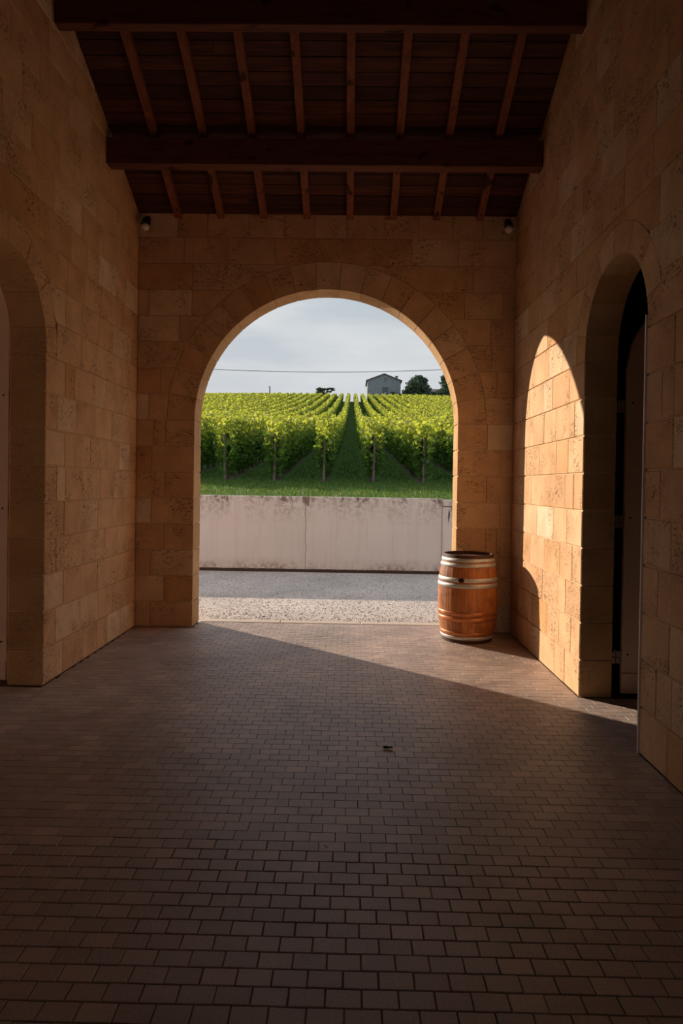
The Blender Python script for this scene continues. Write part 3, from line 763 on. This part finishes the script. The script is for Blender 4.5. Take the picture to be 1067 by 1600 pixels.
# ------------------------------------------------------------------ hillside
KP = [(13.67, 1.42), (14.5, 1.50), (20, 1.80), (34, 3.15), (50, 5.0), (70, 7.6), (90, 10.55), (110, 13.7), (130, 17.0), (146, 19.5), (152, 20.05), (160, 20.1), (185, 19.4), (240, 12)]
ky, kz = np.array([a for a, b in KP]), np.array([b for a, b in KP])
def gz(x, y):
    x = np.asarray(x, float); y = np.asarray(y, float)
    return np.interp(y, ky, kz) - 0.0003 * np.clip(y / 150, 0, 1) * (x + 0.0) ** 2 * np.where(x < 0, 1.0, 0.6)
ys = np.unique(np.concatenate([ky, np.linspace(13.67, 30, 24), np.linspace(30, 240, 60)])); xs = np.linspace(-90, 90, 61)
XX, YY = np.meshgrid(xs, ys); ZZ = gz(XX, YY)
V = np.stack([XX, YY, ZZ], -1).reshape(-1, 3); nx, ny = len(xs), len(ys)
I = np.arange(nx * ny).reshape(ny, nx)
Q = np.stack([I[:-1, :-1], I[:-1, 1:], I[1:, 1:], I[1:, :-1]], -1).reshape(-1, 4)
np_mesh('hillside', V, Q, M['ground'], kind='structure', k_=4)

def mix3(a, b, t): return np.asarray(a)[None] * (1 - t[:, None]) + np.asarray(b)[None] * t[:, None]
def leaf_cloud(c, size, up=0.0, flat=0.35):
    """c: Nx3 centres -> folded diamond leaves (4 verts, 2 tris)"""
    n = len(c)
    a = rs.normal(size=(n, 3)); a[:, 2] *= 0.6; a /= np.linalg.norm(a, axis=1)[:, None]
    b = rs.normal(size=(n, 3)); b -= (a * b).sum(1)[:, None] * a; b /= np.linalg.norm(b, axis=1)[:, None]
    nn = np.cross(a, b); s = size[:, None]
    v = np.stack([c - a * s * 0.5, c + b * s * 0.5 + nn * s * 0.1, c + a * s * 0.55, c - b * s * 0.5 + nn * s * 0.1], 1)
    t = np.array([[0, 1, 2], [0, 2, 3]])[None] + 4 * np.arange(n)[:, None, None]
    return v.reshape(-1, 3), t.reshape(-1, 3)
def noise1(y, seed, f):
    return np.sin(y * f + seed * 1.7) * 0.5 + np.sin(y * f * 2.3 + seed * 3.1) * 0.3 + np.sin(y * f * 5.1 + seed * 0.7) * 0.2
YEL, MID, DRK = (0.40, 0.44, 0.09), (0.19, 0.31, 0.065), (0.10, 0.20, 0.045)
def vine_row(X0, idx, label):
    far0 = max(20.0, (abs(X0) - 1.5) / (0.27 if X0 < 0 else 0.20))
    if far0 > 146: return
    root = empty('vine_row', (X0, 20.0, float(gz(X0, 20.0)))); tag(root, label, 'vine row', 'rows of grapevines on the hillside')
    bands = [(20, 24, 560, 0.125), (24, 30, 420, 0.13), (30, 45, 270, 0.15), (45, 70, 170, 0.18), (70, 105, 100, 0.24), (105, 149, 64, 0.31)]
    Vs, Ts, Cs = [], [], []; n0 = 0
    for b0, b1, dens, lsz in bands:
        a0 = max(b0, far0)
        if a0 >= b1: continue
        n = int((b1 - a0) * dens)
        y = rs.uniform(a0, b1, n); h = rs.rand(n) ** 0.85
        top = 1.68 + 0.10 * noise1(y, idx, 1.3) + (0.10 if b0 < 40 else 0.0); bot = 0.17 + 0.14 * noise1(y, idx + 5, 2.1)
        wid = (0.17 + 0.05 * noise1(y, idx + 9, 1.9)) * (0.65 + 0.7 * np.sin(np.clip(h, 0, 1) * 2.9)) 
        side = np.where(rs.rand(n) < 0.5, -1, 1) * (1 - rs.rand(n) ** 2.2 * 0.9)
        # drooping shoots at the row end
        zrel = bot + (top - bot) * h
        if far0 <= 20.0 and b0 == 20: y = y - (0.12 + 0.22 * (h > 0.3)) * (y < 21.2) * rs.rand(n) ** 0.4 * 1.3
        shoot = rs.rand(n) < 0.05; zrel = np.where(shoot, zrel + rs.rand(n) * 0.25 * (h > 0.8), zrel)
        x = X0 + side * wid + rs.normal(size=n) * 0.035
        c = np.stack([x, y, gz(x, y) + zrel], 1)
        v, t = leaf_cloud(c, lsz * rs.uniform(0.7, 1.25, n))
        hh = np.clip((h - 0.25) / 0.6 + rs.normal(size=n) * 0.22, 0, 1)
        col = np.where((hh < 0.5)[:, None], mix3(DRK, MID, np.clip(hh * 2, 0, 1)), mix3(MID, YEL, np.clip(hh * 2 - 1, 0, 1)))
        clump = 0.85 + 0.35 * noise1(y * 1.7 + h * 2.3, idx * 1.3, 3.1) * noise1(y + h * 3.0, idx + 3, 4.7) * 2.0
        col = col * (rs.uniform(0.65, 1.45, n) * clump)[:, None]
        cc = np.repeat(np.concatenate([col, np.ones((n, 1))], 1), 4, axis=0)
        Vs.append(v); Ts.append(t + n0); Cs.append(cc); n0 += len(v)
    # dark-green core added inside the leaves to block see-through
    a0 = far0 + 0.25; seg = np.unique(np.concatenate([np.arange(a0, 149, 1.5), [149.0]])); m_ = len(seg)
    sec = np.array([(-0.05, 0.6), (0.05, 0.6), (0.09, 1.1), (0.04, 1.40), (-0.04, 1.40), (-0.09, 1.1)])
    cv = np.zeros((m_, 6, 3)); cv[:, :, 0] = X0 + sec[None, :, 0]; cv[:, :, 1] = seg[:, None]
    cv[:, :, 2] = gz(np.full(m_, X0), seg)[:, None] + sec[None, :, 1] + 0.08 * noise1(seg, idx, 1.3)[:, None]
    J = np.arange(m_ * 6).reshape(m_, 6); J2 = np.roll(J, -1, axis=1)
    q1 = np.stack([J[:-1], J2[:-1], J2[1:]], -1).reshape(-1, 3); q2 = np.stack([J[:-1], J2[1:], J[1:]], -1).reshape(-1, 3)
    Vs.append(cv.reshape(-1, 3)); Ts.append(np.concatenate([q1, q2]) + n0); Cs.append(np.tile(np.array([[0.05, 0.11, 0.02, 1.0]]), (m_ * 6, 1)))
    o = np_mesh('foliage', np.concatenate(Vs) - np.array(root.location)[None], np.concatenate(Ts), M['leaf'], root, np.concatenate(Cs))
    if far0 <= 20.01:
        for i_, yy in enumerate([20.0, 25.5, 31.0, 36.5]):
            g = float(gz(X0, yy)) - root.location.z
            bm = new_bm(); lean = rnd.uniform(-0.04, 0.04)
            xo = rnd.uniform(-0.03, 0.03) if i_ else 0.0
            tube(bm, [(xo, yy - 20, g - 0.05), (xo + lean * 0.5, yy - 20, g + 0.8), (xo + lean, yy - 20 + 0.05, g + 1.35)], [0.04, 0.038, 0.035], 8)
            finish('post', bm, M['post'], root)
        for i_ in range(14):
            yy = 20.45 + i_ * 1.0 + rnd.uniform(-0.1, 0.1); g = float(gz(X0, yy)) - root.location.z
            bm = new_bm(); w1, w2 = rnd.uniform(-0.05, 0.05), rnd.uniform(-0.05, 0.05)
            tube(bm, [(0, yy - 20, g - 0.04), (w1, yy - 20 + w2, g + 0.3), (w1 * 0.5, yy - 20, g + 0.62)], [0.032, 0.024, 0.03], 6)
            finish('vine_trunk', bm, M['trunk'], root)
ORD = ['', 'second', 'third', 'fourth', 'fifth', 'sixth', 'seventh', 'eighth', 'ninth', 'tenth']
for kk in range(0, 30):
    X0 = -0.80 - 1.45 * kk
    lab = 'leafy grapevine row immediately left of the central grass aisle' if kk == 0 else (f'{ORD[kk]} grapevine row to the left of the central grass aisle' if kk < 8 else 'distant grapevine row on the far left slope beyond the eighth row')
    vine_row(X0, kk + 1, lab)
for kk in range(0, 22):
    X0 = 0.65 + 1.45 * kk
    lab = 'leafy grapevine row immediately right of the central grass aisle' if kk == 0 else (f'{ORD[kk]} grapevine row to the right of the central grass aisle' if kk < 8 else 'distant grapevine row on the far right slope beyond the eighth row')
    vine_row(X0, 50 + kk, lab)

# grass
N = 60000
gx = rs.uniform(-6.5, 6.0, N); gy = np.where(rs.rand(N) < 0.55, rs.uniform(13.76, 20.2, N), 20 + 45 * rs.rand(N) ** 1.6)
fr = np.abs(((gx + 0.80) / 1.45 + 100.5) % 1 - 0.5); keep = (gy < 19.9) | (fr > 0.22); gx, gy = gx[keep], gy[keep]; N = len(gx)
hh = rs.uniform(0.03, 0.085, N); aa = rs.rand(N) * 6.28; ww = np.where(gy < 21, 0.007, 0.016); g0 = gz(gx, gy)
ln = rs.normal(size=(N, 2)) * 0.03
V = np.zeros((N, 3, 3)); V[:, 0] = np.stack([gx - ww * np.cos(aa), gy - ww * np.sin(aa), g0 - 0.005], 1); V[:, 1] = np.stack([gx + ww * np.cos(aa), gy + ww * np.sin(aa), g0 - 0.005], 1)
V[:, 2] = np.stack([gx + ln[:, 0], gy + ln[:, 1], g0 + hh], 1)
dry = (rs.rand(N) < 0.12 + 0.35 * (gy < 13.85)).astype(float); col = mix3((0.075, 0.15, 0.028), (0.34, 0.30, 0.10), dry) * rs.uniform(0.7, 1.3, N)[:, None]
tag(np_mesh('grass', V.reshape(-1, 3), np.arange(3 * N).reshape(-1, 3), M['grass'], None, np.repeat(np.concatenate([col, np.ones((N, 1))], 1), 3, axis=0)), 'short mown grass on the strip above the wall and between the vines', 'grass', kind='stuff')

# ------------------------------------------------------------------ far house
HX0, HX1, HY = 3.45, 11.1, 158.0
hs = empty('stone_house', (0, HY, 18.5)); tag(hs, 'grey gabled stone house on the hilltop behind the vines', 'house')
bm = new_bm(); zb = 18.5
poly = [(HX0, 0), (HX1, 0), (HX1, 25.9 - zb), ((HX0 + HX1) / 2, 27.35 - zb), (HX0, 25.9 - zb)]
prism(bm, poly, lambda u, z, d: (u, d, z), 0.0, 9.0, 0.0); finish('wall', bm, M['house'], hs)
xm = (HX0 + HX1) / 2
for sg in (-1, 1):
    bm = new_bm(); xe = xm + sg * (HX1 - xm + 0.35); sl = (27.35 - 25.9) / (HX1 - xm)
    ze = 27.35 - zb - sl * (abs(xe - xm))
    poly = [(xm, 27.36 - zb), (xe, ze + 0.01), (xe, ze + 0.20), (xm, 27.56 - zb)]
    prism(bm, poly, lambda u, z, d: (u, d, z), -0.3, 9.3, 0.0); finish('roof', bm, M['houseroof'], hs)
bm = new_bm(); box(bm, 10.0, 10.6, 2.6, 3.2, 25.8 - zb, 27.3 - zb, 0.03); ch = finish('chimney', bm, M['house'], hs)
bm = new_bm(); box(bm, 9.93, 10.67, 2.53, 3.27, 27.305 - zb, 27.42 - zb); finish('chimney_cap', bm, M['houseroof'], ch)
def win(x0_, x1_, z0_, z1_, panes, mats, fr=0.07):
    bm = new_bm(); box(bm, x0_ - fr, x1_ + fr, -0.05, -0.002, z0_ - fr, z0_, 0); box(bm, x0_ - fr, x1_ + fr, -0.05, -0.002, z1_, z1_ + fr, 0)
    box(bm, x0_ - fr, x0_, -0.05, -0.002, z0_, z1_, 0); box(bm, x1_, x1_ + fr, -0.05, -0.002, z0_, z1_, 0)
    f_ = finish('window', bm, M['trimstone'], hs)
    nx_, nz_ = panes
    for a in range(nx_):
        for b in range(nz_):
            xa = x0_ + (x1_ - x0_) * a / nx_ + 0.02; xb = x0_ + (x1_ - x0_) * (a + 1) / nx_ - 0.02
            za = z0_ + (z1_ - z0_) * b / nz_ + 0.02; zb_ = z0_ + (z1_ - z0_) * (b + 1) / nz_ - 0.02
            bm = new_bm(); box(bm, xa, xb, -0.03, -0.003, za, zb_); finish('pane', bm, M[mats[(a + b * nx_) % len(mats)]], f_)
win(7.25, 7.52, 25.70 - zb, 26.60 - zb, (1, 1), ['darkglass']); win(7.68, 7.95, 25.70 - zb, 26.60 - zb, (1, 1), ['darkglass'])
win(6.85, 8.25, 22.6 - zb, 24.4 - zb, (3, 3), ['darkglass', 'paleglass', 'darkglass', 'darkglass', 'darkglass', 'darkglass', 'darkglass', 'darkglass', 'darkglass'])
# low farm building at the right, behind the trees
lb = empty('farm_building', (22, 170, 18)); tag(lb, 'low dark farm building between the two right-hand trees on the hilltop', 'building')
bm = new_bm(); prism(bm, [(-5, 0), (6, 0), (6, 7.0), (-5, 7.0)], lambda u, z, d: (u, d, z), 0, 7, 0.0); finish('wall', bm, M['house'], lb)
bm = new_bm(); prism(bm, [(-0.4, 6.99), (7.4, 6.99), (3.5, 8.3)], lambda u, z, d: (-5.4 + d, u, z), 0, 11.8, 0.0); finish('roof', bm, M['houseroof'], lb)

# ------------------------------------------------------------------ trees
def tree(name, x, y, zg, label, clumps, leaf=0.32, hazed_cols=((0.06, 0.10, 0.075), (0.13, 0.19, 0.12)), trunk_r=0.22, cat='tree'):  # default leaf colours lightened and blued to stand for distance haze
    r = empty(name, (x, y, zg)); tag(r, label, cat)
    Vs, Ts, Cs = [], [], []; n0 = 0; bm = new_bm()
    ztop = max(c[2] for c in clumps)
    tube(bm, [(0, 0, -0.5), (0.1, 0, ztop * 0.3), (0.0, 0.1, ztop * 0.6), (0.05, 0, ztop * 0.85)], [trunk_r * 1.2, trunk_r, trunk_r * 0.7, trunk_r * 0.35], 8)
    for cx_, cy_, cz_, rx, rz_, n in clumps:
        tube(bm, [(0.03, 0, min(cz_ * 0.7, ztop * 0.6)), (cx_ * 0.5, cy_ * 0.5, cz_ * 0.85), (cx_, cy_, cz_)], [trunk_r * 0.4, trunk_r * 0.28, trunk_r * 0.12], 6)
        d = rs.normal(size=(n, 3)); d /= np.linalg.norm(d, axis=1)[:, None]; rad = rs.rand(n) ** 0.45 * (1 + 0.25 * noise1(d[:, 0] * 4 + d[:, 2] * 3, cx_, 1.5))
        c = np.stack([cx_ + d[:, 0] * rad * rx, cy_ + d[:, 1] * rad * rx, cz_ + d[:, 2] * rad * rz_], 1)
        v, t = leaf_cloud(c, leaf * rs.uniform(0.6, 1.3, n)); col = mix3(hazed_cols[0], hazed_cols[1], rs.rand(n))
        Vs.append(v); Ts.append(t + n0); Cs.append(np.repeat(np.concatenate([col, np.ones((n, 1))], 1), 4, axis=0)); n0 += len(v)
    finish('trunk', bm, M['trunk'], r)
    np_mesh('crown', np.concatenate(Vs), np.concatenate(Ts), M['treeleaf'], r, np.concatenate(Cs))
gh = lambda x, y: float(gz(x, y))
tree('broadleaf_tree', 14.4, 152, gh(14.4, 152), 'large rounded dark tree just right of the house', 
     [(0, 0, 4.0, 2.3, 1.7, 2600), (-1.6, 0, 3.0, 1.3, 1.1, 900), (1.5, 0.3, 3.2, 1.5, 1.3, 1100), (0.2, 0, 5.5, 1.2, 0.8, 800), (1.5, 0, 5.1, 0.8, 0.7, 350), (-1.3, 0, 4.6, 0.8, 0.7, 350), (-2.4, 0, 2.0, 1.2, 1.1, 700), (2.0, 0, 1.6, 1.5, 1.3, 900), (0, 0, 1.9, 1.8, 1.4, 1000)])
tree('broadleaf_tree', 21.3, 152, gh(21.3, 152), 'dark tree farthest right on the hilltop, half hidden by the arch',
     [(0, 0, 4.2, 1.8, 2.0, 1800), (-1.0, 0, 5.6, 0.8, 1.0, 500), (-0.5, 0, 2.2, 2.2, 1.6, 1500), (1.5, 0, 3.2, 1.8, 1.8, 1300), (-0.6, 0, 6.3, 0.5, 0.7, 200)])
tree('shrub', 18.3, 156.5, gh(18.3, 156.5), 'low dark bush in the gap between the two right-hand trees', [(0, 0, 2.3, 1.5, 1.2, 900), (-1.2, 0, 1.7, 1.2, 1.0, 600), (1.3, 0, 1.8, 1.3, 1.0, 600)], trunk_r=0.1, cat='bush')
tree('shrub', 9.3, 155.6, gh(9.3, 155.6), 'dark bush in front of the right corner of the house', [(0, 0, 1.8, 1.0, 1.2, 900), (1.2, 0, 1.7, 0.9, 0.9, 600), (-1.1, 0, 1.5, 0.8, 0.8, 400)], trunk_r=0.1, cat='bush')
tree('cedar_tree', -6.4, 153, gh(-6.4, 153), 'flat-topped dark cedar on the skyline left of the central aisle',
     [(-0.9, 0, 2.9, 0.9, 0.45, 900), (0.4, 0, 3.0, 1.0, 0.20, 500), (1.5, 0, 3.15, 0.9, 0.14, 400), (-0.8, 0, 2.1, 1.0, 0.6, 1000), (1.2, 0, 2.45, 0.7, 0.14, 250), (-0.6, 0, 1.4, 1.0, 0.6, 600), (2.0, 0, 2.8, 0.5, 0.1, 150)], 0.22)
tree('shrub', -4.3, 153, gh(-4.3, 153), 'small low bush just right of the cedar', [(0, 0, 1.3, 0.9, 0.5, 400), (0.9, 0, 1.1, 0.7, 0.4, 250)], 0.22, trunk_r=0.06, cat='bush')

# ------------------------------------------------------------------ poles and cables
pe = empty('utility_pole', (-18.15, 150, gh(-18.15, 150))); tag(pe, 'small distant wooden utility pole on the left skyline', 'pole')
hz_ = 23.1 - gh(-18.15, 150)
bm = new_bm(); tube(bm, [(0, 0, -0.3), (0, 0, hz_)], [0.14, 0.12], 8); finish('shaft', bm, M['pole'], pe)
bm = new_bm(); box(bm, -0.34, 0.14, -0.06, 0.06, hz_ - 0.14, hz_ - 0.02, 0.01); finish('cross_arm', bm, M['pole'], pe)
def line(name, pA, pB, sag, r, label):
    bm = new_bm(); A_, B_ = Vector(pA), Vector(pB); n = 60
    tube(bm, [A_.lerp(B_, i / n) - Vector((0, 0, sag * 4 * (i / n) * (1 - i / n))) for i in range(n + 1)], r, 6)
    o = finish(name, bm, M['cable']); tag(o, label, 'cable'); return o
for xx in (-30.0, 25.0):
    g = gh(xx, 40); pp = empty('utility_pole', (xx, 40, g)); tag(pp, 'tall pole carrying the sagging cable, on its ' + ('left' if xx < 0 else 'right') + ' end', 'pole')
    bm = new_bm(); tube(bm, [(0, 0, -0.3), (0, 0, 11.0 - g)], [0.15, 0.11], 10); finish('shaft', bm, M['pole'], pp)
line('overhead_cable', (-29.8, 40, 10.75), (24.85, 40, 10.98), 0.00345 * 54.65 * 54.65 / 4, 0.016, 'dark sagging overhead cable crossing the sky above the vines')
SC.render.film_transparent = False
print('objects', len(bpy.data.objects))
